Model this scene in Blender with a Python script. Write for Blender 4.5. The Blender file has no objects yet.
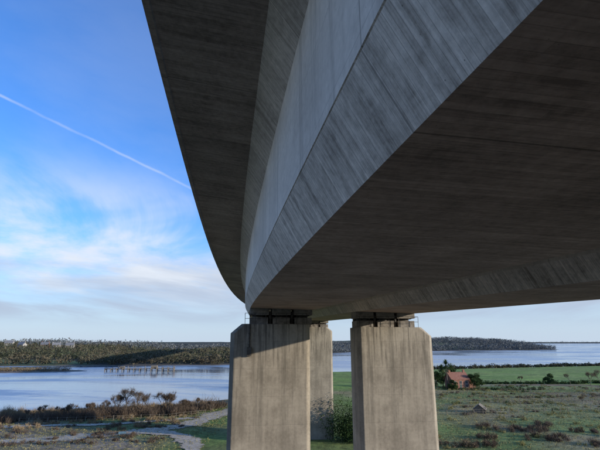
import bpy, math, random
import numpy as np
from mathutils import Vector, Matrix
random.seed(7); rng = np.random.default_rng(7)
scene = bpy.context.scene
COL = scene.collection

# ------------------------------------------------------------------ helpers
def link(o, parent=None):
    COL.objects.link(o)
    if parent is not None: o.parent = parent
    return o
def mesh_obj(name, verts, faces, mats=None, parent=None, midx=None, smooth=False):
    me = bpy.data.meshes.new(name)
    if isinstance(verts, np.ndarray): verts = verts.tolist()
    if isinstance(faces, np.ndarray): faces = faces.tolist()
    me.from_pydata(verts, [], faces)
    for m in (mats or []): me.materials.append(m)
    if midx is not None: me.polygons.foreach_set('material_index', np.array(midx, dtype=np.int32))
    if smooth: me.polygons.foreach_set('use_smooth', np.ones(len(me.polygons), dtype=bool))
    me.update()
    return link(bpy.data.objects.new(name, me), parent)
def empty(name, loc=(0,0,0), rotz=0):
    e = bpy.data.objects.new(name, None); e.location = loc; e.rotation_euler = (0,0,rotz)
    e.empty_display_size = 0.5
    return link(e)
class MB:
    """accumulates simple solids into one mesh"""
    def __init__(s): s.v=[]; s.f=[]; s.m=[]
    def box(s, x0,x1,y0,y1,z0,z1, m=0):
        b=len(s.v)
        s.v += [(x0,y0,z0),(x1,y0,z0),(x1,y1,z0),(x0,y1,z0),(x0,y0,z1),(x1,y0,z1),(x1,y1,z1),(x0,y1,z1)]
        for q in [(3,2,1,0),(4,5,6,7),(0,1,5,4),(1,2,6,5),(2,3,7,6),(3,0,4,7)]:
            s.f.append([b+i for i in q]); s.m.append(m)
    def tube(s, a, b_, r0, r1, n=6, m=0, cap=True):
        a=Vector(a); b_=Vector(b_); d=(b_-a)
        if d.length<1e-6: return
        d.normalize(); u=d.orthogonal().normalized(); w=d.cross(u)
        k=len(s.v)
        for c,r in ((a,r0),(b_,r1)):
            for i in range(n):
                t=2*math.pi*i/n
                s.v.append(tuple(c+u*math.cos(t)*r+w*math.sin(t)*r))
        for i in range(n):
            j=(i+1)%n
            s.f.append([k+i,k+j,k+n+j,k+n+i]); s.m.append(m)
        if cap:
            s.f.append([k+n+i for i in range(n)]); s.m.append(m)
            s.f.append([k+i for i in range(n)][::-1]); s.m.append(m)
    def poly(s, pts, m=0):
        b=len(s.v); s.v += [tuple(p) for p in pts]; s.f.append(list(range(b,b+len(pts)))); s.m.append(m)
    def obj(s, name, mats, parent=None):
        return mesh_obj(name, s.v, s.f, mats, parent, s.m)

class NT:
    def __init__(s, name, rough=0.9):
        s.mat = bpy.data.materials.new(name); s.mat.use_nodes=True
        s.t=s.mat.node_tree; s.n=s.t.nodes; s.l=s.t.links
        s.b=s.n['Principled BSDF']; s.b.inputs['Roughness'].default_value=rough
        s.b.inputs['Specular IOR Level'].default_value=0.25
    def N(s, typ, **kw):
        n=s.n.new(typ)
        for k,v in kw.items(): setattr(n,k,v)
        return n
    def put(s, sock, v):
        if isinstance(v,(int,float)): sock.default_value=v
        elif isinstance(v,tuple): sock.default_value=v
        else: s.l.new(v, sock)
    def math(s, op, a, b=0.0, c=None, clamp=False):
        n=s.N('ShaderNodeMath', operation=op, use_clamp=clamp); s.put(n.inputs[0],a); s.put(n.inputs[1],b)
        if c is not None: s.put(n.inputs[2],c)
        return n.outputs[0]
    def mix(s, f, a, b, bt='MIX'):
        n=s.N('ShaderNodeMix', data_type='RGBA', blend_type=bt)
        s.put(n.inputs[0],f)
        s.put(n.inputs[6], a if not isinstance(a,tuple) else (*a[:3],1)); s.put(n.inputs[7], b if not isinstance(b,tuple) else (*b[:3],1))
        return n.outputs[2]
    def noise(s, vec, scale, detail=4, rough=0.55, dist=0.0):
        n=s.N('ShaderNodeTexNoise'); s.put(n.inputs['Vector'],vec); n.inputs['Scale'].default_value=scale
        n.inputs['Detail'].default_value=detail; n.inputs['Roughness'].default_value=rough; n.inputs['Distortion'].default_value=dist
        return n.outputs['Fac']
    def ramp(s, f, lo, hi, a=0.0, b=1.0):
        n=s.N('ShaderNodeMapRange'); n.interpolation_type='SMOOTHSTEP'; s.put(n.inputs[0],f); n.inputs[1].default_value=lo; n.inputs[2].default_value=hi
        n.inputs[3].default_value=a; n.inputs[4].default_value=b
        return n.outputs[0]
    def comb(s,x,y,z=0.0):
        n=s.N('ShaderNodeCombineXYZ'); s.put(n.inputs[0],x); s.put(n.inputs[1],y); s.put(n.inputs[2],z); return n.outputs[0]
    def color(s, c): s.put(s.b.inputs['Base Color'], c if not isinstance(c,tuple) else (*c,1))
    def bump(s, h, strength=0.3, dist=0.02):
        n=s.N('ShaderNodeBump'); n.inputs['Strength'].default_value=strength; n.inputs['Distance'].default_value=dist
        s.put(n.inputs['Height'],h); s.l.new(n.outputs[0], s.b.inputs['Normal'])

def simple_mat(name, c1, c2, scale=3.0, rough=0.85, metal=0.0):
    m=NT(name, rough); tc=m.N('ShaderNodeTexCoord').outputs['Object']
    f=m.ramp(m.noise(tc,scale,4),0.3,0.7); m.color(m.mix(f,c1,c2)); m.b.inputs['Metallic'].default_value=metal
    return m.mat

def board_concrete(name, dark, light, board=0.14, board_amt=0.5, streak_amt=0.5, blotch_amt=0.4, drip=0.0, vlines=0.0, bumpd=0.012, panel=0.35):
    """board-marked concrete. UV: u = metres along bridge, v = metres round the section"""
    m=NT(name,0.88)
    uv=m.N('ShaderNodeUVMap').outputs[0]
    sp=m.N('ShaderNodeSeparateXYZ'); m.l.new(uv,sp.inputs[0]); u,v=sp.outputs[0],sp.outputs[1]
    ub=m.math('DIVIDE',u,board)
    idx=m.math('FLOOR',ub); fr=m.math('FRACT',ub)
    vidx=m.math('FLOOR',m.math('DIVIDE',m.math('ADD',v,m.math('MULTIPLY',idx,1.37)),3.4))
    wn=m.N('ShaderNodeTexWhiteNoise', noise_dimensions='2D'); m.l.new(m.comb(idx,vidx),wn.inputs['Vector'])
    tone=wn.outputs['Value']
    streak=m.noise(m.comb(m.math('MULTIPLY',u,26.0),m.math('MULTIPLY',v,1.1)),1.0,3,0.65)
    streak2=m.noise(m.comb(m.math('MULTIPLY',u,5.0),m.math('MULTIPLY',v,0.4),3.3),1.0,3,0.6)
    blotch=m.noise(m.comb(m.math('MULTIPLY',u,0.35),m.math('MULTIPLY',v,0.5)),1.0,4,0.65,0.4)
    fine=m.noise(m.comb(u,v),6.0,5,0.75)
    def cen(x,a): return m.math('MULTIPLY',m.math('SUBTRACT',x,0.5),a)
    s=m.math('ADD',m.math('ADD',cen(tone,board_amt),cen(streak,streak_amt*2.0)),m.math('ADD',cen(blotch,blotch_amt*3.0),cen(streak2,streak_amt*2.4)))
    s=m.math('ADD',m.math('ADD',s,cen(fine,1.4)),0.5,clamp=True)
    col=m.mix(s,dark,light)
    joint=m.math('LESS_THAN',fr,0.09)
    col=m.mix(m.math('MULTIPLY',joint,m.math('MULTIPLY',streak2,1.3*min(1,board_amt*2))),col,tuple(x*0.35 for x in dark))
    fj=m.math('FRACT',m.math('DIVIDE',u,3.6))
    pj=m.math('LESS_THAN',fj,0.008)
    col=m.mix(m.math('MULTIPLY',pj,0.5),col,tuple(x*0.3 for x in dark))
    pidx=m.math('FLOOR',m.math('DIVIDE',u,3.6))
    wp=m.N('ShaderNodeTexWhiteNoise', noise_dimensions='1D'); m.l.new(pidx,wp.inputs['W'])
    col=m.mix(panel,col,m.mix(wp.outputs['Value'],(0.55,0.55,0.55),(1,1,1)),'MULTIPLY')
    if drip>0:
        d=m.ramp(m.noise(m.comb(m.math('MULTIPLY',u,2.2),m.math('MULTIPLY',v,0.12),7.7),1.0,4,0.7),0.5,0.72)
        col=m.mix(m.math('MULTIPLY',d,drip),col,tuple(x*0.5 for x in dark))
        w=m.ramp(m.noise(m.comb(m.math('MULTIPLY',u,3.1),m.math('MULTIPLY',v,0.2),1.7),1.0,4,0.7),0.6,0.75)
        col=m.mix(m.math('MULTIPLY',w,drip*0.5),col,tuple(min(0.85,x*1.1) for x in light))
    if vlines>0:
        fv=m.math('FRACT',m.math('DIVIDE',v,vlines)); lv=m.math('LESS_THAN',fv,0.012)
        col=m.mix(m.math('MULTIPLY',lv,0.3),col,tuple(x*0.4 for x in dark))
    bh=m.N('ShaderNodeTexVoronoi'); m.l.new(m.comb(u,v),bh.inputs['Vector']); bh.inputs['Scale'].default_value=7.0
    hole=m.math('LESS_THAN',bh.outputs['Distance'],m.math('MULTIPLY',m.ramp(blotch,0.4,0.65),0.09))
    col=m.mix(m.math('MULTIPLY',hole,0.6),col,tuple(x*0.25 for x in dark))
    m.color(col)
    h=m.math('ADD',m.math('ADD',m.math('MULTIPLY',tone,0.5*board_amt),m.math('MULTIPLY',streak,0.8*streak_amt)),m.math('SUBTRACT',m.math('MULTIPLY',fine,0.3),m.math('MULTIPLY',joint,0.6*board_amt)))
    m.bump(h,0.9,bumpd)
    return m.mat

# ------------------------------------------------------------------ bridge alignment
K=-0.17; C2=0.0005; G=0.03; YC=150.0
def line_x(y):
    if y<=0: return K*y
    if y<=YC: return K*y+C2*y*y
    return K*YC+C2*YC*YC+(K+2*C2*YC)*(y-YC)
def slope_x(y): return K if y<=0 else K+2*C2*min(y,YC)
CROSS=-0.024
def bpt(y, off, z0):
    s=slope_x(y); n=math.sqrt(1+s*s); ox=off/n; oy=-s*off/n
    return (line_x(y)+ox, y+oy, z0 + G*y + CROSS*(off-1.7))

# section (offset, height, material of the strip that STARTS here)
# mats: 0 cantilever underside,1 haunch,2 web,3 chamfer,4 soffit,5 slab top/parapet,6 slab between
CX=9.85
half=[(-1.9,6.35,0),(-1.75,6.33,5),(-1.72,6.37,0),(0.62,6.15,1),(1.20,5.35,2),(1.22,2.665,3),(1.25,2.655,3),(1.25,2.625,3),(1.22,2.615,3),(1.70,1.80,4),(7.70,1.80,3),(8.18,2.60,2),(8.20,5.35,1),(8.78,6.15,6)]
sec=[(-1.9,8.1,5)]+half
mir=[]
H=half
for i in range(len(H)-1,-1,-1):
    o,z,_=H[i]
    mm = H[i-1][2] if i>0 else 5
    mir.append((2*CX-o,z,mm))
sec+=mir
sec+=[(2*CX+1.9,8.1,5),(2*CX+1.6,8.1,5),(2*CX+1.6,7.0,5),(-1.6,7.0,5),(-1.6,8.1,5)]
ys=list(np.arange(-24,150,1.5))+list(np.arange(150,620,8.0))
V=[];F=[];MI=[];UV=[]
ns=len(sec); vlen=[0.0]
for i in range(ns):
    a=sec[i]; b=sec[(i+1)%ns]; vlen.append(vlen[-1]+math.hypot(b[0]-a[0],b[1]-a[1]))
for y in ys:
    for (o,z,_) in sec: V.append(bpt(y,o,z))
for j in range(len(ys)-1):
    for i in range(ns):
        i2=(i+1)%ns
        F.append([j*ns+i,j*ns+i2,(j+1)*ns+i2,(j+1)*ns+i]); MI.append(sec[i][2])
        UV += [(ys[j],vlen[i]),(ys[j],vlen[i+1]),(ys[j+1],vlen[i+1]),(ys[j+1],vlen[i])]
F.append(list(range(ns))[::-1]); MI.append(5); UV+=[(0,0)]*ns
F.append([(len(ys)-1)*ns+i for i in range(ns)]); MI.append(5); UV+=[(0,0)]*ns
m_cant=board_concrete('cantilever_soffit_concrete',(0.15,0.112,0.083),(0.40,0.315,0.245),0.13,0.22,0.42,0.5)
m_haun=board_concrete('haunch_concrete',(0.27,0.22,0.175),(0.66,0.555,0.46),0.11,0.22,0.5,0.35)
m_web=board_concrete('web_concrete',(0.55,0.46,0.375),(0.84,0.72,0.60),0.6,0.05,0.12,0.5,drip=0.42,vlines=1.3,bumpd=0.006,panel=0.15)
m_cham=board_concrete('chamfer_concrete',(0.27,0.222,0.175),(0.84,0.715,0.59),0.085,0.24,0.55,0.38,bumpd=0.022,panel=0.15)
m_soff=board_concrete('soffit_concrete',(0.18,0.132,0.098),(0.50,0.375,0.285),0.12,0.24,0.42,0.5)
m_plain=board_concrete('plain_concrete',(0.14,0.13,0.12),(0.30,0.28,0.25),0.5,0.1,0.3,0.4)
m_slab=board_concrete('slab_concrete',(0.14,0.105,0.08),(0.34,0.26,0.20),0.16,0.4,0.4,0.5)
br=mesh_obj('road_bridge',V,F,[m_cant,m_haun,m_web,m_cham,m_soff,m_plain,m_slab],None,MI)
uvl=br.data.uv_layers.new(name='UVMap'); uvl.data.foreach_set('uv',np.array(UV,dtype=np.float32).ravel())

# ------------------------------------------------------------------ pier material
pm=NT('pier_concrete',0.9)
tc=pm.N('ShaderNodeTexCoord').outputs['Object']
sp=pm.N('ShaderNodeSeparateXYZ'); pm.l.new(tc,sp.inputs[0]); px,py,pz=sp.outputs
hor=pm.math('ADD',px,pm.math('MULTIPLY',py,0.8))
b1=pm.noise(tc,0.3,5,0.6,0.3); b2=pm.noise(pm.comb(pm.math('MULTIPLY',hor,2.0),pm.math('MULTIPLY',pz,0.14)),1.0,5,0.65)
b3=pm.noise(tc,5.0,5,0.7)
s=pm.math('ADD',pm.math('ADD',pm.math('MULTIPLY',b1,0.6),pm.math('MULTIPLY',b2,0.3)),pm.math('MULTIPLY',b3,0.28))
col=pm.mix(pm.ramp(s,0.38,0.76),(0.20,0.17,0.13),(0.42,0.365,0.285))
dr=pm.ramp(pm.noise(pm.comb(pm.math('MULTIPLY',hor,1.3),pm.math('MULTIPLY',pz,0.07),4.0),1.0,5,0.7),0.48,0.66)
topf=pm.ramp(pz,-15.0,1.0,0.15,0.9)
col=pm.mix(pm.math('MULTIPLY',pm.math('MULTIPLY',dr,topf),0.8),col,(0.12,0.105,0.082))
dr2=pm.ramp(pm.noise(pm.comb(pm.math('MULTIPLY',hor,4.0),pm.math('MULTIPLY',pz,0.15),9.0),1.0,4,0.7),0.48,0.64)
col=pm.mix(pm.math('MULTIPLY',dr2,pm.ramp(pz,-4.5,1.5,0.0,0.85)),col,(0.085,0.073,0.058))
fz=pm.math('FRACT',pm.math('DIVIDE',pz,2.4)); ln=pm.math('LESS_THAN',fz,0.012)
col=pm.mix(pm.math('MULTIPLY',ln,0.3),col,(0.10,0.09,0.07))
lift=pm.N('ShaderNodeTexWhiteNoise',noise_dimensions='1D'); pm.l.new(pm.math('FLOOR',pm.math('DIVIDE',pz,2.4)),lift.inputs['W'])
col=pm.mix(0.3,col,pm.mix(lift.outputs['Value'],(0.7,0.7,0.7),(1,1,1)),'MULTIPLY')
fx=pm.math('FRACT',pm.math('DIVIDE',px,1.22)); lx=pm.math('LESS_THAN',fx,0.012)
col=pm.mix(pm.math('MULTIPLY',lx,0.2),col,(0.10,0.09,0.07))
pm.color(col); pm.bump(pm.math('SUBTRACT',b3,pm.math('MULTIPLY',ln,0.5)),0.35,0.015)
M_PIER=pm.mat
M_DARK=simple_mat('bearing_steel',(0.05,0.042,0.035),(0.11,0.095,0.08),4,0.7)
M_PLINTH=simple_mat('plinth_concrete',(0.17,0.145,0.115),(0.32,0.28,0.23),2,0.9)

def make_pier(yc, side):
    """side -1: carries left box, +1: right box"""
    o0,o1=(1.7,7.7) if side<0 else (12.0,18.0)
    oc=(o0+o1)/2
    x,y,_=bpt(yc,oc,0)
    zs=bpt(yc,oc,1.8)[2]
    e=empty('bridge_pier',(x,y,0))
    e.rotation_euler=(0,0,-math.atan(slope_x(yc)))
    zt=zs-1.45; zb=-20.5
    xo=-4.75 if side<0 else -3.05; xi=2.7 if side<0 else 4.45
    if yc>60 and side>0: xi-=0.7
    d=1.7; c=0.35
    ring=[(xo+c,-d),(xi-c,-d),(xi,-d+c),(xi,d-c),(xi-c,d),(xo+c,d),(xo,d-c),(xo,-d+c)]
    b=MB(); n=8
    for (a,bb) in ring: b.v.append((a,bb,zb))
    lev=zt-0.85
    for (a,bb) in ring: b.v.append((a,bb,lev))
    for (a,bb) in ring:
        if side<0 and a<xo+1.0: a=a+1.0
        if side>0 and a>xi-1.0: a=a-1.0
        b.v.append((a,bb,zt))
    for L in range(2):
        for i in range(n):
            j=(i+1)%n; b.f.append([L*n+i,L*n+j,(L+1)*n+j,(L+1)*n+i]); b.m.append(0)
    b.f.append([2*n+i for i in range(n)]); b.m.append(0)
    o=b.obj('shaft',[M_PIER],e)
    bv=o.modifiers.new('bevel','BEVEL'); bv.width=0.06; bv.segments=2; bv.limit_method='ANGLE'
    ft=MB(); ft.box(xo-1.2,xi+1.2,-3,3,-21.5,-19.2); ft.obj('footing',[M_PIER],e)
    q=MB(); cf=CROSS
    for bx in (-2.1,0.0,2.1):
        q.box(bx-0.82,bx+0.82,-1.05,0.95,zt-0.02,zt+0.62,1)
        zz=zs+cf*bx
        q.tube((bx,0,zt+0.62),(bx,0,zt+0.80),0.56,0.56,14,0)
        q.box(bx-0.65,bx+0.65,-0.7,0.6,zt+0.80,zt+0.87,0)
        q.box(bx-0.9,bx+0.9,-1.0,0.9,zt+0.87,zz+0.12,1)
    q.box(-2.75,2.5,0.96,1.35,zt-0.01,zs-0.12,1)
    for bx in (-1.05,1.05):
        q.tube((bx,-0.7,zt),(bx,-0.7,zt+1.2),0.12,0.12,8,0)
    q.obj('bearings',[M_DARK,M_PLINTH],e)
    r=MB()
    xa,xb=(xo+1.3,xi-0.3) if side<0 else (xo+0.3,xi-1.3)
    for i in range(7):
        t=xa+(xb-xa)*i/6; r.tube((t,-1.45,zt-0.02),(t,-1.45,zt+1.0),0.022,0.022,5)
    for hz in (0.5,1.0): r.tube((xa,-1.45,zt+hz),(xb,-1.45,zt+hz),0.02,0.02,5)
    for tx in (xa,xb): r.tube((tx,-1.45,zt+1.0),(tx,1.45,zt+1.0),0.02,0.02,5)
    r.obj('guard_rail',[M_DARK],e)
    p=MB(); dx=xo+1.75
    p.tube((dx,-1.80,zt+0.9),(dx,-1.80,zt-2.2),0.05,0.05,8)
    p.box(dx-0.2,dx+0.2,-1.98,-1.72,zt-2.9,zt-2.1)
    for k in range(4): p.box(dx-0.10,dx+0.10,-1.87,-1.70,zt-0.5*k-0.4,zt-0.5*k-0.34)
    p.box(dx-0.03,dx+0.5,-1.83,-1.77,zt+0.8,zt+0.9)
    if side<0 : p.obj('drainpipe',[M_DARK],e)
    return e
for yc in (44.5,99.0,155.0,215.0,320.0,510.0):
    make_pier(yc,-1); make_pier(yc,1)

ab=MB()
ab.box(-4,25,-31,-24.2,-6,8.0)
a_o=ab.obj('bridge_abutment',[M_PIER]); 
bv=a_o.modifiers.new('bevel','BEVEL'); bv.width=0.05

# ------------------------------------------------------------------ terrain
WZ=-21.0
nsx=[-9000,-3000,-300,-160,-95,-60,-35,-15,0,10,22,60,120,267,700,3000,9000]
nsy=[100,100,135,143,150,158,172,200,245,290,335,352,372,421,560,900,1500]
fsx=[-9000,-3000,-600,-266,-150,-80,-40,0,60,150,350,560,700,740,800,1200,9000]
fsy=[300,350,405,418,425,432,480,650,880,1020,1130,1200,1260,1500,4200,5200,6500]
def ss(a,b,x):
    t=np.clip((x-a)/(b-a),0,1); return t*t*(3-2*t)
def wav(x,y,f,p=0): 
    return (np.sin(x*f+1.3*np.sin(y*f*0.7+p)+p)+np.sin(y*f*1.1+1.7*np.sin(x*f*0.6-p)+2*p)+np.sin((x+y)*f*0.63+p*3))/3
def Hh(x,y):
    x=np.asarray(x,float); y=np.asarray(y,float)
    wob=wav(x,y,0.09,1.0)*3.0+wav(x,y,0.25,2.0)*1.2
    dn=np.interp(x,nsx,nsy)+wob-y
    df=y-(np.interp(x,fsx,fsy)+wob*2)
    near=np.clip(dn*0.10,-2.0,1.0)+ss(8,60,dn)*0.9
    near=near+ss(10,40,dn)*(wav(x,y,0.13,0.4)*0.25+wav(x,y,0.035,1.2)*0.25)
    emb=-1.75-np.clip((y-1.0)*0.52,0,30)
    near_z=np.maximum(WZ+near,np.where(y<60,emb,-99))
    rise=np.where(x<150,7.5*(0.8+0.55*np.sin(x*0.013+0.6)+0.25*np.sin(x*0.037)),24.0*np.clip(1-np.abs(x-480)/330,0,1)**0.6+5)
    rise=rise*(1+0.2*wav(x,y,0.008,0.5))
    far=np.clip(df*0.05,-2.0,1.0)+ss(10,330,df)*rise
    return np.maximum(near_z,WZ+far)
def grid_axis(lo,hi,centre,fine,growth,finehalf):
    a=[centre]; st=fine; x=centre
    while x<hi:
        st=fine if abs(x-centre)<finehalf else st*growth
        x+=st; a.append(x)
    x=centre; st=fine
    while x>lo:
        st=fine if abs(x-centre)<finehalf else st*growth
        x-=st; a.insert(0,x)
    return np.array(a)
gx=grid_axis(-9000,9000,0,1.5,1.05,170); gy=grid_axis(-600,14000,150,1.5,1.05,110)
X,Y=np.meshgrid(gx,gy); Z=Hh(X,Y)
nx,ny=len(gx),len(gy)
verts=np.stack([X.ravel(),Y.ravel(),Z.ravel()],1)
ii,jj=np.meshgrid(np.arange(nx-1),np.arange(ny-1)); a=(jj*nx+ii).ravel()
faces=np.stack([a,a+1,a+nx+1,a+nx],1)
def lerp(c,d,t): return c*(1-t[...,None])+np.array(d)*t[...,None]
xs,yss=X.ravel(),Y.ravel(); zz=Z.ravel()
n1=wav(xs,yss,0.11,0.3); n2=wav(xs,yss,0.31,1.9); n3=wav(xs,yss,0.04,2.2)
c=np.tile(np.array([0.27,0.225,0.11]),(len(xs),1))
c=lerp(c,(0.16,0.22,0.06),ss(-0.3,0.4,n1+0.4*n2)*0.85)
c=lerp(c,(0.20,0.14,0.09),ss(0.2,0.6,n3-0.5*n2)*0.7)
c=lerp(c,(0.36,0.30,0.17),ss(0.35,0.6,wav(xs,yss,0.19,3.1))*0.5)
past=ss(218,226,yss+4*n1)*ss(60,80,xs)*(1-ss(0,1,-zz+WZ+0.6))
c=lerp(c,(0.20,0.29,0.06),past*(0.8+0.15*n2))
past2=ss(190,200,yss)*ss(4,8,xs)*(1-ss(60,75,xs))
c=lerp(c,(0.17,0.27,0.055),past2*0.85)
g2=ss(-32,-23,xs)*(1-ss(34,56,xs+0.3*(yss-100)))*(1-ss(150,165,yss))
c=lerp(c,(0.14,0.22,0.05),g2*(0.7+0.25*n2))
lowleft=(1-ss(-34,-26,xs))*ss(60,75,yss)*(1-ss(165,180,yss))
c=lerp(c,(0.21,0.155,0.10),lowleft*np.clip(0.7+0.35*n2,0,1))
c=lerp(c,(0.34,0.285,0.21),lowleft*ss(0.05,0.5,n1*n2+0.3*n3+0.2)*0.6)
c=lerp(c,(0.14,0.20,0.055),lowleft*ss(0.0,0.4,wav(xs,yss,0.09,5))*0.75)
par=ss(90,96,xs)*(1-ss(150,156,xs))*ss(150,154,yss)*(1-ss(182,186,yss)); c=lerp(c,(0.29,0.22,0.13),par*0.6)
par=ss(55,60,xs)*(1-ss(85,90,xs))*ss(120,124,yss)*(1-ss(150,154,yss)); c=lerp(c,(0.27,0.27,0.11),par*0.6)
par=ss(70,74,xs)*(1-ss(128,130,xs))*ss(188,191,yss)*(1-ss(212,214,yss)); c=lerp(c,(0.20,0.27,0.07),par*0.7)
farm=(yss>np.interp(xs,fsx,fsy)-20)
far_c=lerp(np.tile(np.array([0.055,0.055,0.038]),(len(xs),1)),(0.12,0.17,0.065),ss(0.48,0.56,wav(xs,yss,0.014,4)))
c[farm]=far_c[farm]
c=lerp(c,(0.36,0.295,0.22),(1-ss(52,62,yss))*ss(-22,-14,xs)*(1-ss(26,34,xs)))  # out-of-view embankment dirt, made pale and brown to bounce light onto the soffit
mud=1-ss(WZ+0.15,WZ+0.75,zz); c=lerp(c,(0.15,0.12,0.09),mud)
cc=np.concatenate([np.clip(c,0.01,1),np.ones((len(xs),1))],1).astype(np.float32)
gm=NT('terrain_ground',0.95)
at=gm.N('ShaderNodeVertexColor'); at.layer_name='cover'
tc=gm.N('ShaderNodeTexCoord').outputs['Object']
f1=gm.noise(tc,0.8,6,0.72); f2=gm.noise(tc,0.13,5,0.65,0.5); f3=gm.noise(tc,4.0,3,0.7)
mul=gm.math('ADD',gm.math('MULTIPLY',f1,1.3),gm.math('ADD',gm.math('MULTIPLY',f2,0.9),gm.math('MULTIPLY',f3,0.5)))
mulc=gm.ramp(mul,0.9,1.8,0.38,1.6)
cc1=gm.N('ShaderNodeVectorMath',operation='SCALE'); gm.l.new(at.outputs[0],cc1.inputs[0]); gm.l.new(mulc,cc1.inputs['Scale'])
gm.color(cc1.outputs[0]); gm.bump(f1,0.8,0.25)
g=mesh_obj('ground',verts,faces,[gm.mat],smooth=True)
ca=g.data.color_attributes.new('cover','FLOAT_COLOR','POINT'); ca.data.foreach_set('color',cc.ravel())

# water
wm=NT('river_water',0.12)
tc=wm.N('ShaderNodeTexCoord').outputs['Object']
mp=wm.N('ShaderNodeMapping'); mp.inputs['Scale'].default_value=(0.3,1.0,1); wm.l.new(tc,mp.inputs[0])
w1=wm.noise(mp.outputs[0],0.9,4,0.65,0.4); w2=wm.noise(mp.outputs[0],0.016,6,0.68,0.9)
w3=wm.noise(mp.outputs[0],0.05,3,0.6,0.5)
wm.color(wm.mix(wm.ramp(w2,0.42,0.58),(0.15,0.24,0.33),(0.30,0.38,0.44)))
wm.put(wm.b.inputs['Roughness'],wm.ramp(w2,0.42,0.58,0.05,0.32))
wm.b.inputs['Specular IOR Level'].default_value=0.7
wm.bump(wm.math('ADD',w1,wm.math('MULTIPLY',w3,1.5)),0.2,0.11)
mesh_obj('river_water',[(-12000,60,WZ),(12000,60,WZ),(12000,20000,WZ),(-12000,20000,WZ)],[[0,1,2,3]],[wm.mat])

# ------------------------------------------------------------------ paths
tm=NT('gravel_track',0.95)
tc=tm.N('ShaderNodeTexCoord').outputs['Object']; tcol=tm.mix(tm.ramp(tm.noise(tc,0.9,5,0.7),0.3,0.7),(0.38,0.315,0.235),(0.60,0.52,0.41))
tm.color(tcol)
va=tm.N('ShaderNodeVertexColor'); va.layer_name='edge'
sepc=tm.N('ShaderNodeSeparateColor'); tm.l.new(va.outputs[0],sepc.inputs[0])
al=tm.ramp(tm.math('ADD',sepc.outputs[0],tm.math('MULTIPLY',tm.math('SUBTRACT',tm.noise(tc,1.1,4,0.7),0.5),1.2)),0.22,0.42)
tm.put(tm.b.inputs['Alpha'],al)
M_TRACK=tm.mat
def strip(name,pts,w,mat,dz=0.06):
    P=[Vector((p[0],p[1],0)) for p in pts]; out=[]
    for i in range(len(P)-1):
        p0=P[max(i-1,0)];p1=P[i];p2=P[i+1];p3=P[min(i+2,len(P)-1)]
        for k in range(12):
            t=k/12; out.append(0.5*((2*p1)+(-p0+p2)*t+(2*p0-5*p1+4*p2-p3)*t*t+(-p0+3*p1-3*p2+p3)*t**3))
    out.append(P[-1]); V=[];F=[]; M=9; E=[]
    for i,p in enumerate(out):
        d=(out[min(i+1,len(out)-1)]-out[max(i-1,0)]).normalized(); nrm=Vector((-d.y,d.x,0))
        ww=w*(0.85+0.3*math.sin(i*0.7)*math.cos(i*0.31))
        for k in range(M):
            t=k/(M-1)-0.5
            q=p+nrm*ww*t; V.append((q.x,q.y,float(Hh(q.x,q.y))+dz)); e=1-abs(t)*2; E+= [e,e,e,1]
    for i in range(len(out)-1):
        for k in range(M-1): F.append([i*M+k,i*M+k+1,(i+1)*M+k+1,(i+1)*M+k])
    o=mesh_obj(name,V,F,[mat],smooth=True)
    a=o.data.color_attributes.new('edge','FLOAT_COLOR','POINT'); a.data.foreach_set('color',np.array(E,dtype=np.float32))
    return o
strip('gravel_path',[(-95,92),(-58,99),(-44,104),(-34,108),(-28,114),(-25,122),(-22,136),(-12,160)],10.0,M_TRACK,0.12)
strip('gravel_path',[(-34,107),(-26,103),(-21,95),(-19,84),(-18,70)],7.0,M_TRACK,0.16)
strip('gravel_path',[(-80,113),(-62,117),(-45,118),(-31,124),(-25,128)],4.5,M_TRACK,0.14)

# ------------------------------------------------------------------ vegetation
def tri_cloud(cent, rad, per, size, shell=0.35):
    n=len(cent); c=np.repeat(cent,per,0); r=np.repeat(rad,per,0)
    d=rng.normal(size=(n*per,3)); d/=np.linalg.norm(d,axis=1)[:,None]
    rr=(shell+(1-shell)*rng.random(n*per))[:,None]**0.6
    p=c+d*rr*r
    sz=np.repeat(np.broadcast_to(size,(n,)),per)[:,None,None]*(0.5+rng.random((n*per,1,1)))
    t=p[:,None,:]+rng.normal(size=(n*per,3,3))*sz*0.6
    return t.reshape(-1,3)
def stem_cloud(cent, rad, per, length, width):
    n=len(cent); c=np.repeat(cent,per,0); r=np.repeat(rad,per,0)
    p=c+rng.normal(size=(n*per,3))*r*0.5
    d=rng.normal(size=(n*per,3))*0.45; d[:,2]=np.abs(d[:,2])+0.7
    d*=length*(0.4+rng.random((n*per,1)))
    w=rng.normal(size=(n*per,3))*width
    return np.stack([p-w,p+w,p+d],1).reshape(-1,3)
def tri_obj(name, tv, mats, parent=None, midx=None):
    n=len(tv)//3; f=np.arange(n*3).reshape(-1,3)
    return mesh_obj(name,tv,f,mats,parent,midx)
def leaf_mat(name,c1,c2,scale=0.5,c3=None,isl=0.6):
    m=NT(name,0.9); ge=m.N('ShaderNodeNewGeometry'); 
    f=m.ramp(m.noise(ge.outputs['Position'],scale,3,0.6),0.35,0.65)
    col=m.mix(f,c1,c2)
    col=m.mix(m.math('MULTIPLY',ge.outputs['Random Per Island'],isl),col,c3 or tuple(x*0.5 for x in c1))
    m.color(col); m.b.inputs['Specular IOR Level'].default_value=0.1
    return m.mat
M_WOOD1=leaf_mat('distant_winter_woodland',(0.065,0.075,0.045),(0.125,0.10,0.068),0.025,(0.055,0.07,0.04),0.4)
M_WOOD2=leaf_mat('haze_tinted_woodland',(0.11,0.125,0.13),(0.145,0.15,0.15),0.01,(0.10,0.115,0.115),0.4)  # air haze painted into the leaf colours as a blue-grey tint
M_SCRUB=leaf_mat('bare_scrub',(0.15,0.11,0.07),(0.25,0.19,0.12),0.25,(0.09,0.08,0.045))
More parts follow.
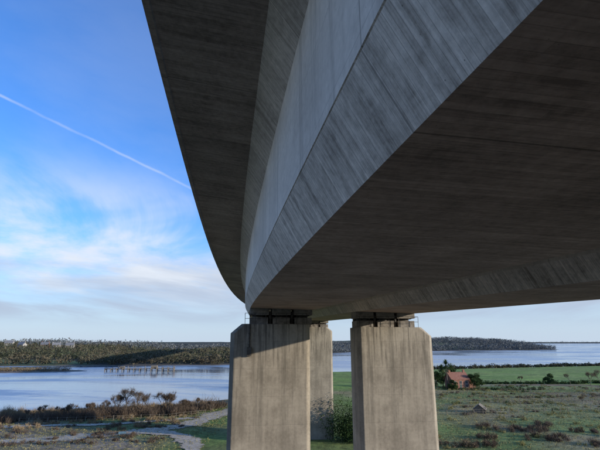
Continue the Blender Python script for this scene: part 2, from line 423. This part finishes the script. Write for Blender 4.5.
M_BROWN=leaf_mat('brown_twigs',(0.12,0.088,0.065),(0.18,0.135,0.10),0.3,(0.06,0.048,0.035))
M_GREEN=leaf_mat('evergreen_foliage',(0.035,0.065,0.02),(0.07,0.11,0.035),0.5,(0.02,0.035,0.012))
M_REED=leaf_mat('reed_bed',(0.26,0.19,0.11),(0.36,0.27,0.16),0.05,(0.17,0.12,0.07))
M_DRY=leaf_mat('dry_grass',(0.24,0.215,0.09),(0.35,0.30,0.15),0.2,(0.15,0.17,0.055))
M_BARK=simple_mat('tree_bark',(0.08,0.065,0.05),(0.16,0.135,0.105),3,0.95)

def woodland(name, xs, ys, hmin, hmax, mat, per=40, ts=0.11):
    z=Hh(xs,ys); keep=z>WZ+0.5; xs=xs[keep]; ys=ys[keep]; z=z[keep]; n=len(xs)
    h=hmin+(hmax-hmin)*rng.random(n)**1.5; w=h*(0.42+0.35*rng.random(n))
    c=np.stack([xs,ys,z+h*0.46],1); r=np.stack([w,w,h*0.48],1)
    tv=tri_cloud(c,r,per,h*ts,0.4)
    return tri_obj(name,tv,[mat])
n=8600
x=rng.uniform(-560,10,n); d=rng.random(n)**1.25*420
y=np.interp(x,fsx,fsy)+5+d
k=wav(x,y,0.014,4.0)<0.5+0.4*(d<25)
woodland('distant_woodland',x[k],y[k],5.0,10.5,M_WOOD1,36,0.12)
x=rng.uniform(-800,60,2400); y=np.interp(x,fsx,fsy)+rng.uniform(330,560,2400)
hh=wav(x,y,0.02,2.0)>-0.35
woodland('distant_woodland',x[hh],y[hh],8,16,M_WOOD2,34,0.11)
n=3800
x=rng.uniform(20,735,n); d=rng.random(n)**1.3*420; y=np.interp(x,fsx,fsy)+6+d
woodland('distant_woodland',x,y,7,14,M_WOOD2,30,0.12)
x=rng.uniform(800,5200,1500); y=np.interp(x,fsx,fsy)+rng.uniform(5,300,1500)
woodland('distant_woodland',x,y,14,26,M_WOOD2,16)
# reed spit in the river, left
V=[];n=46
for i in range(n): 
    t=2*math.pi*i/n; V.append((-245+88*math.cos(t)*(1+0.08*math.sin(3*t)),345+17*math.sin(t)*(1+0.2*math.sin(5*t)),WZ-0.2))
V2=[(-245+(v[0]+245)*0.93,345+(v[1]-345)*0.86,WZ+0.5) for v in V]
F=[[i,(i+1)%n,n+(i+1)%n,n+i] for i in range(n)]+[list(range(n,2*n))]
mesh_obj('mud_bank',V+V2,F,[simple_mat('mud',(0.14,0.11,0.08),(0.2,0.16,0.12),0.2)])
t=rng.random(2800)*2*math.pi; r=np.sqrt(rng.random(2800))*0.9
cx=-245+88*np.cos(t)*r; cy=345+16*np.sin(t)*r
tri=tri_cloud(np.stack([cx,cy,np.full(2800,WZ+1.3)],1),np.tile([[1.6,1.2,1.2]],(2800,1)),9,0.35,0.1)
tri_obj('reed_bed',tri,[M_SCRUB])

def scrub(name, blobs, mat, per=160, size=0.16, stems=0):
    cs=[];rs=[]
    for (bx,by,rx,ry,h) in blobs:
        k=max(3,int(rx*ry*1.0)+2)
        for _ in range(k):
            a=random.random()*2*math.pi; q=math.sqrt(random.random())
            x=bx+math.cos(a)*rx*q; y=by+math.sin(a)*ry*q; hh=h*(0.45+0.6*random.random())*(1-0.35*q)
            z=float(Hh(x,y)); cs.append((x,y,z+hh*0.45)); rs.append((hh*0.42+0.3,hh*0.42+0.3,hh*0.55))
    C=np.array(cs);R=np.array(rs)
    tv=tri_cloud(C,R,per,size,0.15)
    if stems: tv=np.concatenate([tv,stem_cloud(C,R,stems,R[:,2:3].mean()*1.2,0.022)],0)
    return tri_obj(name,tv,[mat])
def line_blobs(p,q,step,r,h):
    L=math.hypot(q[0]-p[0],q[1]-p[1]); n=max(1,int(L/step)); out=[]
    for i in range(n+1):
        t=i/n; out.append((p[0]+(q[0]-p[0])*t+random.uniform(-.6,.6),p[1]+(q[1]-p[1])*t+random.uniform(-.6,.6),r*random.uniform(.8,1.2),r*random.uniform(.8,1.2),h*random.uniform(.6,1.15)))
    return out
def bare_tree(name,x,y,h,spread=0.5,mat=None,seed=0,depth=6,tw=0.010,ntw=8):
    R=random.Random(seed); e=empty(name,(x,y,float(Hh(x,y))-0.1)); b=MB(); tips=[]
    def grow(p,d,L,r,k):
        q=p+d*L; b.tube(p,q,r,r*0.68,5 if r>0.04 else 3,0,False)
        if k<=2: tips.append(q)
        if k==0: return
        nb=R.choice([2,3,3]) if k>1 else 3
        for i in range(nb):
            nd=(d+Vector((R.gauss(0,spread),R.gauss(0,spread),R.gauss(0.12,spread*0.6)))).normalized()
            grow(q,nd,L*R.uniform(0.68,0.86),max(r*0.62,0.012),k-1)
    grow(Vector((0,0,0)),Vector((R.gauss(0,.05),R.gauss(0,.05),1)).normalized(),h*0.20,h*0.016,depth)
    b.obj('trunk_and_limbs',[M_BARK],e)
    T=np.array([tuple(t) for t in tips]); T=np.repeat(T,ntw,0)
    d=rng.normal(size=T.shape)*h*0.045; d[:,2]+=h*0.04
    w=rng.normal(size=T.shape)*tw
    tv=np.stack([T-w,T+w,T+d],1).reshape(-1,3)
    tri_obj('twigs',tv,[mat or M_BARK],e)
    return e
def leafy_tree(name,x,y,h,w,mat,seed=1,low=0.22,size=0.16):
    R=random.Random(seed); e=empty(name,(x,y,float(Hh(x,y))-0.1)); b=MB(); cs=[];rs=[]
    top=Vector((R.uniform(-.3,.3),R.uniform(-.3,.3),h*0.85)); b.tube((0,0,0),top,h*0.03,h*0.008,7,0)
    for i in range(26):
        t=R.uniform(low,1.0); a=R.random()*6.28; rr=w*0.5*(1.0-0.65*abs(t-max(0.45,low+0.25)))*R.uniform(0.3,0.95)
        s=Vector((0,0,h*t*0.8)); q=Vector((math.cos(a)*rr,math.sin(a)*rr,h*t*0.93))
        b.tube(s,q,h*0.009,h*0.003,4,0,False); cs.append(tuple(q)); k=R.uniform(0.08,0.17)*w+0.2; rs.append((k,k,k*0.8))
    b.obj('trunk_and_limbs',[M_BARK],e)
    tri_obj('foliage',tri_cloud(np.array(cs),np.array(rs),260,size,0.2),[mat],e)
    return e

# left: waterside bushes and reeds
bl=[]
bl+=line_blobs((-80,122),(-52,128),3.5,2.8,2.6)
bl+=line_blobs((-56,128),(-32,132),2.4,3.2,4.0)
bl+=line_blobs((-34,135),(-24,146),3.0,2.6,3.4)
bl+=line_blobs((-112,118),(-76,124),4.5,2.6,1.9)
scrub('scrub_thicket',bl,M_BROWN,60,0.11,130)
bl=line_blobs((-120,127),(-60,137),2.6,2.6,2.3)+line_blobs((-60,137),(-30,151),2.6,2.4,2.3)
scrub('reed_bed',bl,M_REED,30,0.10,190)
bl=[(random.uniform(-80,-26),random.uniform(92,128),random.uniform(.5,2.0),random.uniform(.5,1.8),random.uniform(.4,1.3)) for _ in range(80)]
scrub('bramble_patch',bl,M_BROWN,50,0.11,70)
bl=[(random.uniform(-80,-28),random.uniform(110,130),random.uniform(.8,2.0),random.uniform(.5,1.6),random.uniform(.5,1.3)) for _ in range(45)]
scrub('reed_bed',bl,M_REED,30,0.11,110)
for i in range(22):
    x=-70+i*2.2+random.uniform(-1.3,1.3); y=126.5+0.2*(x+66)+random.uniform(-3,3)
    h=(4.4+4.6*math.exp(-((x+44)/12.0)**2))*random.uniform(0.8,1.15)
    bare_tree('bare_shrub',x,y,h,0.36,M_BROWN,20+i,5,0.012,8)
# evergreens between piers
scrub('evergreen_hedge',[(8.6,97,1.6,1.6,11.5),(9.8,96,1.6,1.6,12.0),(11.5,95.5,2,2,11.0),(14,96,2.4,2,10.5),(17,96.5,2.4,2,10)],M_GREEN,900,0.17)
scrub('evergreen_hedge',line_blobs((26,96),(32,92),2.0,1.6,2.4),M_SCRUB,120,0.13)
# right hand fields
scrub('field_hedge',line_blobs((82,222),(150,226),2.5,2.0,2.6)+line_blobs((150,226),(205,240),3,2.4,3.6),M_GREEN,80,0.25)
scrub('field_hedge',line_blobs((28,206),(56,208),2.4,1.8,2.8)+line_blobs((74,197),(100,198),2.4,1.6,2.2),M_GREEN,70,0.25)
scrub('field_hedge',line_blobs((60,168),(150,176),4,1.3,1.5),M_SCRUB,60,0.18)
scrub('waterside_scrub',line_blobs((90,350),(300,420),7,4,4),M_WOOD1,50,0.5)
bl=[(46,108,3.5,2.5,1.2),(52,106,3.5,2.5,1.4),(42,112,2.5,2,1.1),(38,100,2.5,2.0,1.1),(60,104,3,2,1.1),(57,112,3,2,1.3),(66,100,4,3,1.3),(34,94,4,3,1.0),(50,98,5,3,1.1),(58,92,4,2,1.3)]
scrub('bramble_patch',bl,M_BROWN,80,0.11,120)
bl=[(random.uniform(26,140),random.uniform(88,215),random.uniform(.6,2.8),random.uniform(.6,1.6),random.uniform(.4,1.0)) for _ in range(280)]
scrub('scrub_thicket',bl,M_DRY,36,0.13,50)
bl=[(random.uniform(28,150),random.uniform(100,215),random.uniform(.8,2.8),random.uniform(.6,1.6),random.uniform(.6,1.6)) for _ in range(50)]
scrub('scrub_thicket',bl,M_BROWN,50,0.14,50)
bl=[(random.uniform(40,150),random.uniform(125,215),random.uniform(.8,2.2),random.uniform(.6,1.6),random.uniform(.8,2.0)) for _ in range(30)]
scrub('gorse_bushes',bl,M_GREEN,60,0.15)
for i,(x,y,h) in enumerate([(133,218,8.5),(126,222,7),(141,224,8),(104,224,5),(160,228,9),(88,150,3.6)]):
    bare_tree('bare_tree',x,y,h,0.36,M_SCRUB,50+i,5)
def palm(x,y,h):
    e=empty('palm_tree',(x,y,float(Hh(x,y))-0.1)); b=MB()
    b.tube((0,0,0),(0.15,0,h*0.5),0.32,0.24,8); b.tube((0.15,0,h*0.5),(0.1,0.1,h*0.82),0.24,0.2,8)
    b.tube((0.1,0,h*0.6),(1.9,0.2,h*0.74),0.16,0.13,6); b.tube((0,0,h*0.52),(-1.8,-0.2,h*0.68),0.16,0.13,6)
    b.obj('trunk',[M_BARK],e)
    R=random.Random(5); f=MB()
    for (cx,cy,cz,L) in ((0.1,0.1,h*0.82,2.8),(1.9,0.2,h*0.74,2.4),(-1.8,-0.2,h*0.68,2.4)):
        for i in range(110):
            a=R.random()*6.283; el=R.uniform(-0.8,1.4); l=L*R.uniform(0.75,1.05)
            d=Vector((math.cos(a)*math.cos(el),math.sin(a)*math.cos(el),math.sin(el)))
            s=d.cross(Vector((0,0,1))); s=s.normalized()*0.11 if s.length>1e-3 else Vector((0.1,0,0))
            p0=Vector((cx,cy,cz)); p1=p0+d*l*0.6; p2=p0+d*l-Vector((0,0,0.25*l*math.cos(el)))
            f.poly([p0-s*0.5,p0+s*0.5,p1+s,p1-s]); f.poly([p1-s,p1+s,p2])
    f.obj('fronds',[M_GREEN],e)
palm(60.5,196,12.0)
leafy_tree('evergreen_tree',57.0,199,7,5.5,M_GREEN,4)
leafy_tree('evergreen_tree',72.5,199,6.5,5.5,M_GREEN,6)
leafy_tree('evergreen_tree',62.0,194,3.8,4.5,M_GREEN,8)
leafy_tree('evergreen_tree',76,205,6,5.5,M_GREEN,9)
leafy_tree('evergreen_tree',68,209,8.5,6.5,M_GREEN,11)
leafy_tree('evergreen_tree',62.5,208,9,6,M_GREEN,12)
leafy_tree('evergreen_tree',118,226,4.5,5,M_GREEN,5)
scrub('garden_shrubs',line_blobs((60,194),(76,197),2.0,1.2,2.4),M_GREEN,100,0.15)
n=32000
x=np.concatenate([rng.uniform(-85,-18,n//3),rng.uniform(20,130,2*n//3)]); y=np.concatenate([rng.uniform(80,150,n//3),rng.uniform(82,200,2*n//3)])
z=Hh(x,y); k=z>WZ+0.8
c=np.stack([x,y,z+0.12],1)[k]
tri_obj('dry_grass',tri_cloud(c,np.tile([[0.35,0.35,0.14]],(len(c),1)),5,0.11,0.1),[M_DRY])

# ------------------------------------------------------------------ buildings
M_BRICK=simple_mat('red_brick',(0.24,0.115,0.08),(0.31,0.16,0.115),2,0.9)
M_TILE=simple_mat('clay_roof_tiles',(0.24,0.105,0.07),(0.31,0.15,0.105),2,0.85)
M_SLATE=simple_mat('slate_roof',(0.15,0.15,0.155),(0.24,0.24,0.24),2,0.7)
M_WHITE=simple_mat('cream_render',(0.34,0.32,0.28),(0.42,0.40,0.36),1,0.8)
M_GLASS=simple_mat('window_glass',(0.02,0.025,0.03),(0.05,0.055,0.06),1,0.15)
M_TIMBER=simple_mat('weathered_timber',(0.13,0.11,0.085),(0.24,0.21,0.17),3,0.9)
M_DOOR=simple_mat('painted_door',(0.05,0.08,0.07),(0.07,0.1,0.09),3,0.6)
def house(name,x,y,rot,L,W,Hw,Hr,mw,mr,two=True):
    e=empty(name,(x,y,float(Hh(x,y))-0.15),rot)
    w=MB(); hl,hw=L/2,W/2
    w.box(-hl,hl,-hw,hw,0,Hw)
    for sx in (-hl,hl):
        w.poly([(sx,-hw,Hw),(sx,hw,Hw),(sx,0,Hw+Hr*0.97)] if sx>0 else [(sx,hw,Hw),(sx,-hw,Hw),(sx,0,Hw+Hr*0.97)])
    w.obj('walls',[mw],e)
    r=MB(); o=0.35; t=0.16
    for sgn in (-1,1):
        a=[(-hl-o,sgn*(hw+o),Hw-o*Hr/hw),(hl+o,sgn*(hw+o),Hw-o*Hr/hw),(hl+o,0,Hw+Hr),(-hl-o,0,Hw+Hr)]
        up=[(p[0],p[1],p[2]+t) for p in a]
        r.poly(a); r.poly(up)
        for i in range(4): r.poly([a[i],a[(i+1)%4],up[(i+1)%4],up[i]])
    r.obj('roof',[mr],e)
    c=MB()
    for cx in (-hl+0.7,hl-0.7):
        c.box(cx-0.4,cx+0.4,-0.35,0.35,Hw+Hr*0.6,Hw+Hr+1.1); c.tube((cx,0,Hw+Hr+1.1),(cx,0,Hw+Hr+1.4),0.13,0.11,8)
    c.obj('chimneys',[mw],e)
    g=MB(); fr=MB(); nW=max(2,int(L/2.6))
    rows=[1.5]+([Hw-1.3] if two else [])
    for zc in rows:
        for i in range(nW):
            cx=-hl+L*(i+0.5)/nW
            if zc==1.5 and i==nW//2: continue
            for sy in (-1,1):
                yy=sy*hw
                g.box(cx-0.5,cx+0.5,min(yy,yy+sy*0.02),max(yy,yy+sy*0.02),zc-0.55,zc+0.55)
                for (u0,u1,v0,v1) in ((-.58,-.5,-.6,.6),(.5,.58,-.6,.6),(-.5,.5,.55,.63),(-.5,.5,-.65,-.55),(-.03,.03,-.55,.55)):
                    fr.box(cx+u0,cx+u1,min(yy,yy+sy*0.06),max(yy,yy+sy*0.06),zc+v0,zc+v1)
    g.obj('windows',[M_GLASS],e); fr.obj('window_frames',[M_WHITE],e)
    d=MB(); cx=-hl+L*(nW//2+0.5)/nW; d.box(cx-0.48,cx+0.48,-hw-0.05,-hw,0.1,2.15); d.obj('door',[M_DOOR],e)
    return e
house('brick_house',66.3,201,math.radians(12),8.0,5.8,4.2,2.5,M_BRICK,M_TILE,True)
house('brick_house',72,204,math.radians(100),5,4,2.5,1.8,M_BRICK,M_TILE,False)
def shed(name,x,y,rot,L,W,Hw,Hr):
    e=empty(name,(x,y,float(Hh(x,y))-0.1),rot)
    w=MB(); hl,hw=L/2,W/2; w.box(-hl,hl,-hw,hw,0,Hw)
    w.poly([(hl,-hw,Hw),(hl,hw,Hw),(hl,0,Hw+Hr)]); w.poly([(-hl,hw,Hw),(-hl,-hw,Hw),(-hl,0,Hw+Hr)])
    n=int(L/0.3)
    for i in range(n+1): 
        cx=-hl+L*i/n; w.box(cx-0.02,cx+0.02,-hw-0.03,-hw,0,Hw)
    w.obj('walls',[M_TIMBER],e)
    r=MB(); o=0.25
    for s in (-1,1):
        a=[(-hl-o,s*(hw+o),Hw-o*Hr/hw),(hl+o,s*(hw+o),Hw-o*Hr/hw),(hl+o,0,Hw+Hr),(-hl-o,0,Hw+Hr)]
        up=[(p[0],p[1],p[2]+0.06) for p in a]; r.poly(a); r.poly(up)
        for i in range(4): r.poly([a[i],a[(i+1)%4],up[(i+1)%4],up[i]])
    r.obj('roof',[M_TIMBER],e)
    d=MB(); d.box(-0.5,0.5,-hw-0.08,-hw-0.031,0.05,1.7); d.obj('door',[M_DARK],e)
shed('field_shed',49.5,133,math.radians(65),3.6,3.0,1.1,1.2)
for (x,y,r,m) in [(-430,690,.2,M_WHITE),(-405,680,-.3,M_WHITE),(-385,705,.1,M_BRICK),(-360,690,.5,M_WHITE),(-330,670,.2,M_WHITE)]:
    house('house',x,y,r,11,7,8,3.5,m,M_SLATE)

# jetty
j=empty('timber_jetty',(-115,340,WZ),math.radians(4))
b=MB(); L=48
for i in range(13):
    x=-L/2+L*i/12
    for yy in (-2,2):
        b.tube((x,yy,-3),(x+random.uniform(-.1,.1),yy,2.6+random.uniform(0,1.6)),0.34,0.3,7)
    b.box(x-0.25,x+0.25,-2.3,2.3,1.4,1.9)
b.obj('piles',[M_TIMBER],j)
b=MB(); b.box(-L/2,L/2,-1.9,-1.2,1.9,2.15); b.box(-L/2,L/2,1.2,1.9,1.9,2.15)
for i in range(60):
    x=-L/2+L*i/60; 
    if i%11!=5: b.box(x,x+0.62,-2.1,2.1,2.153,2.3)
b.obj('deck',[M_TIMBER],j)
b=MB()
for i in range(20):
    x=-L/2+L*i/19; b.tube((x,-2.0,2.2),(x,-2.0,3.3),0.07,0.07,5)
b.box(-L/2,L/2,-2.05,-1.95,3.2,3.35); b.box(8,12,-1.5,1.5,2.31,4.4); b.box(-14,-11,-1.5,1.5,2.31,3.9); b.obj('rails',[M_TIMBER],j)

# fences
def fence(pts,step=2.6):
    b=MB(); prev=None
    for i in range(len(pts)-1):
        p,q=pts[i],pts[i+1]; L=math.hypot(q[0]-p[0],q[1]-p[1]); n=int(L/step)
        for k in range(n+1):
            x=p[0]+(q[0]-p[0])*k/n; y=p[1]+(q[1]-p[1])*k/n; z=float(Hh(x,y))
            b.box(x-0.06,x+0.06,y-0.06,y+0.06,z-0.2,z+1.25)
            if prev:
                for hz in (0.55,1.1): b.tube((prev[0],prev[1],prev[2]+hz),(x,y,z+hz),0.03,0.03,4,0,False)
            prev=(x,y,z)
    return b.obj('post_and_rail_fence',[M_TIMBER])
fence([(34,128),(70,134),(118,146)]); fence([(50,150),(120,166)]); fence([(70,134),(60,180)]); fence([(80,190),(160,206)])
fence([(-70,121),(-34,125),(-26,133)],2.2); fence([(95,140),(88,190)])
t=empty('water_trough',(-38,104.5,float(Hh(-38,104.5))+0.1),0.3); b=MB()
b.box(-.7,.7,-.25,.25,.05,.12); b.box(-.7,.7,-.3,-.25,.05,.5); b.box(-.7,.7,.25,.3,.05,.5); b.box(-.75,-.7,-.3,.3,.05,.5); b.box(.7,.75,-.3,.3,.05,.5)
b.obj('tank',[simple_mat('blue_paint',(0.08,0.16,0.22),(0.12,0.2,0.28),3)],t)

# ------------------------------------------------------------------ sky
SUN_AZ=math.radians(111); SUN_EL=math.radians(11)
w=bpy.data.worlds.new('sky'); scene.world=w; w.use_nodes=True
class WN(NT):
    def __init__(s,t): s.t=t; s.n=t.nodes; s.l=t.links
q=WN(w.node_tree)
bg=q.n['Background']; bg.inputs['Strength'].default_value=0.15
sky=q.N('ShaderNodeTexSky',sky_type='NISHITA'); sky.sun_disc=False; sky.sun_elevation=SUN_EL; sky.sun_rotation=SUN_AZ
sky.air_density=1.0; sky.dust_density=0.6; sky.ozone_density=2.0; sky.altitude=0
tc=q.N('ShaderNodeTexCoord').outputs['Generated']
sp=q.N('ShaderNodeSeparateXYZ'); q.l.new(tc,sp.inputs[0]); dx,dy,dz=sp.outputs
den=q.math('ADD',q.math('MAXIMUM',dz,0.0),0.12)
cxp=q.math('DIVIDE',dx,den); cyp=q.math('DIVIDE',dy,den)
col=q.mix(1.0,sky.outputs[0],(0.66,1.22,2.10),'MULTIPLY')
col=q.mix(q.ramp(dz,-0.02,0.28,0.9,0.0),col,(4.0,4.7,5.7))
# cirrus
ci=q.noise(q.comb(q.math('MULTIPLY',cxp,0.55),q.math('MULTIPLY',cyp,0.35),0.7),1.3,7,0.62,0.6)
ci2=q.noise(q.comb(cxp,cyp,5.0),0.8,4,0.55,0.4)
band=q.math('MULTIPLY',q.ramp(dz,0.04,0.14),q.ramp(dz,0.20,0.38,1.0,0.10))
cm=q.math('MULTIPLY',q.ramp(q.math('ADD',q.math('MULTIPLY',ci,0.7),q.math('MULTIPLY',ci2,0.45)),0.48,0.68),band)
col=q.mix(q.math('MULTIPLY',cm,0.85),col,(5.8,5.95,6.2))
# low grey-lilac bank
lo=q.noise(q.comb(q.math('MULTIPLY',cxp,0.8),q.math('MULTIPLY',dz,16.0),2.0),0.8,5,0.55,0.5)
lm=q.math('MULTIPLY',q.ramp(lo,0.34,0.60),q.math('MULTIPLY',q.ramp(dz,0.02,0.06),q.ramp(dz,0.10,0.20,1.0,0.0)))
col=q.mix(q.math('MULTIPLY',lm,0.75),col,(3.0,3.5,4.5))
# contrail
dt=q.N('ShaderNodeVectorMath',operation='DOT_PRODUCT'); q.l.new(tc,dt.inputs[0]); dt.inputs[1].default_value=(-0.437,0.194,-0.878)
wv=q.math('MULTIPLY',q.math('SUBTRACT',q.noise(tc,14.0,3),0.5),0.007)
ad=q.math('ABSOLUTE',q.math('ADD',dt.outputs['Value'],wv))
tr=q.math('MULTIPLY',q.ramp(ad,0.0002,0.0040,1.0,0.0),q.ramp(q.noise(tc,9.0,3),0.3,0.6,0.25,1.0))
tr=q.math('MULTIPLY',tr,q.math('MULTIPLY',q.ramp(dy,0.3,0.5),q.ramp(dx,-0.22,-0.12,1.0,0.0)))
col=q.mix(q.math('MULTIPLY',tr,0.34),col,(5.4,5.8,6.2))
q.l.new(col,bg.inputs['Color'])

sd=bpy.data.lights.new('sun','SUN'); sd.energy=4.9; sd.angle=math.radians(0.6); sd.color=(1.0,0.91,0.78)
so=bpy.data.objects.new('sun',sd); link(so)
dirv=Vector((math.sin(SUN_AZ)*math.cos(SUN_EL),math.cos(SUN_AZ)*math.cos(SUN_EL),math.sin(SUN_EL)))
so.rotation_euler=dirv.to_track_quat('Z','Y').to_euler(); so.location=(60,-60,60)

# ------------------------------------------------------------------ camera
cd=bpy.data.cameras.new('camera'); cam=bpy.data.objects.new('camera',cd); link(cam)
cd.sensor_fit='HORIZONTAL'; cd.sensor_width=36; cd.lens=36*451/600; cd.clip_start=0.05; cd.clip_end=30000
cam.location=(0,0,0); cam.rotation_euler=(math.radians(90+14.5),0,0)
scene.camera=cam
scene.view_settings.view_transform='Standard'; scene.view_settings.look='None'; scene.view_settings.exposure=0
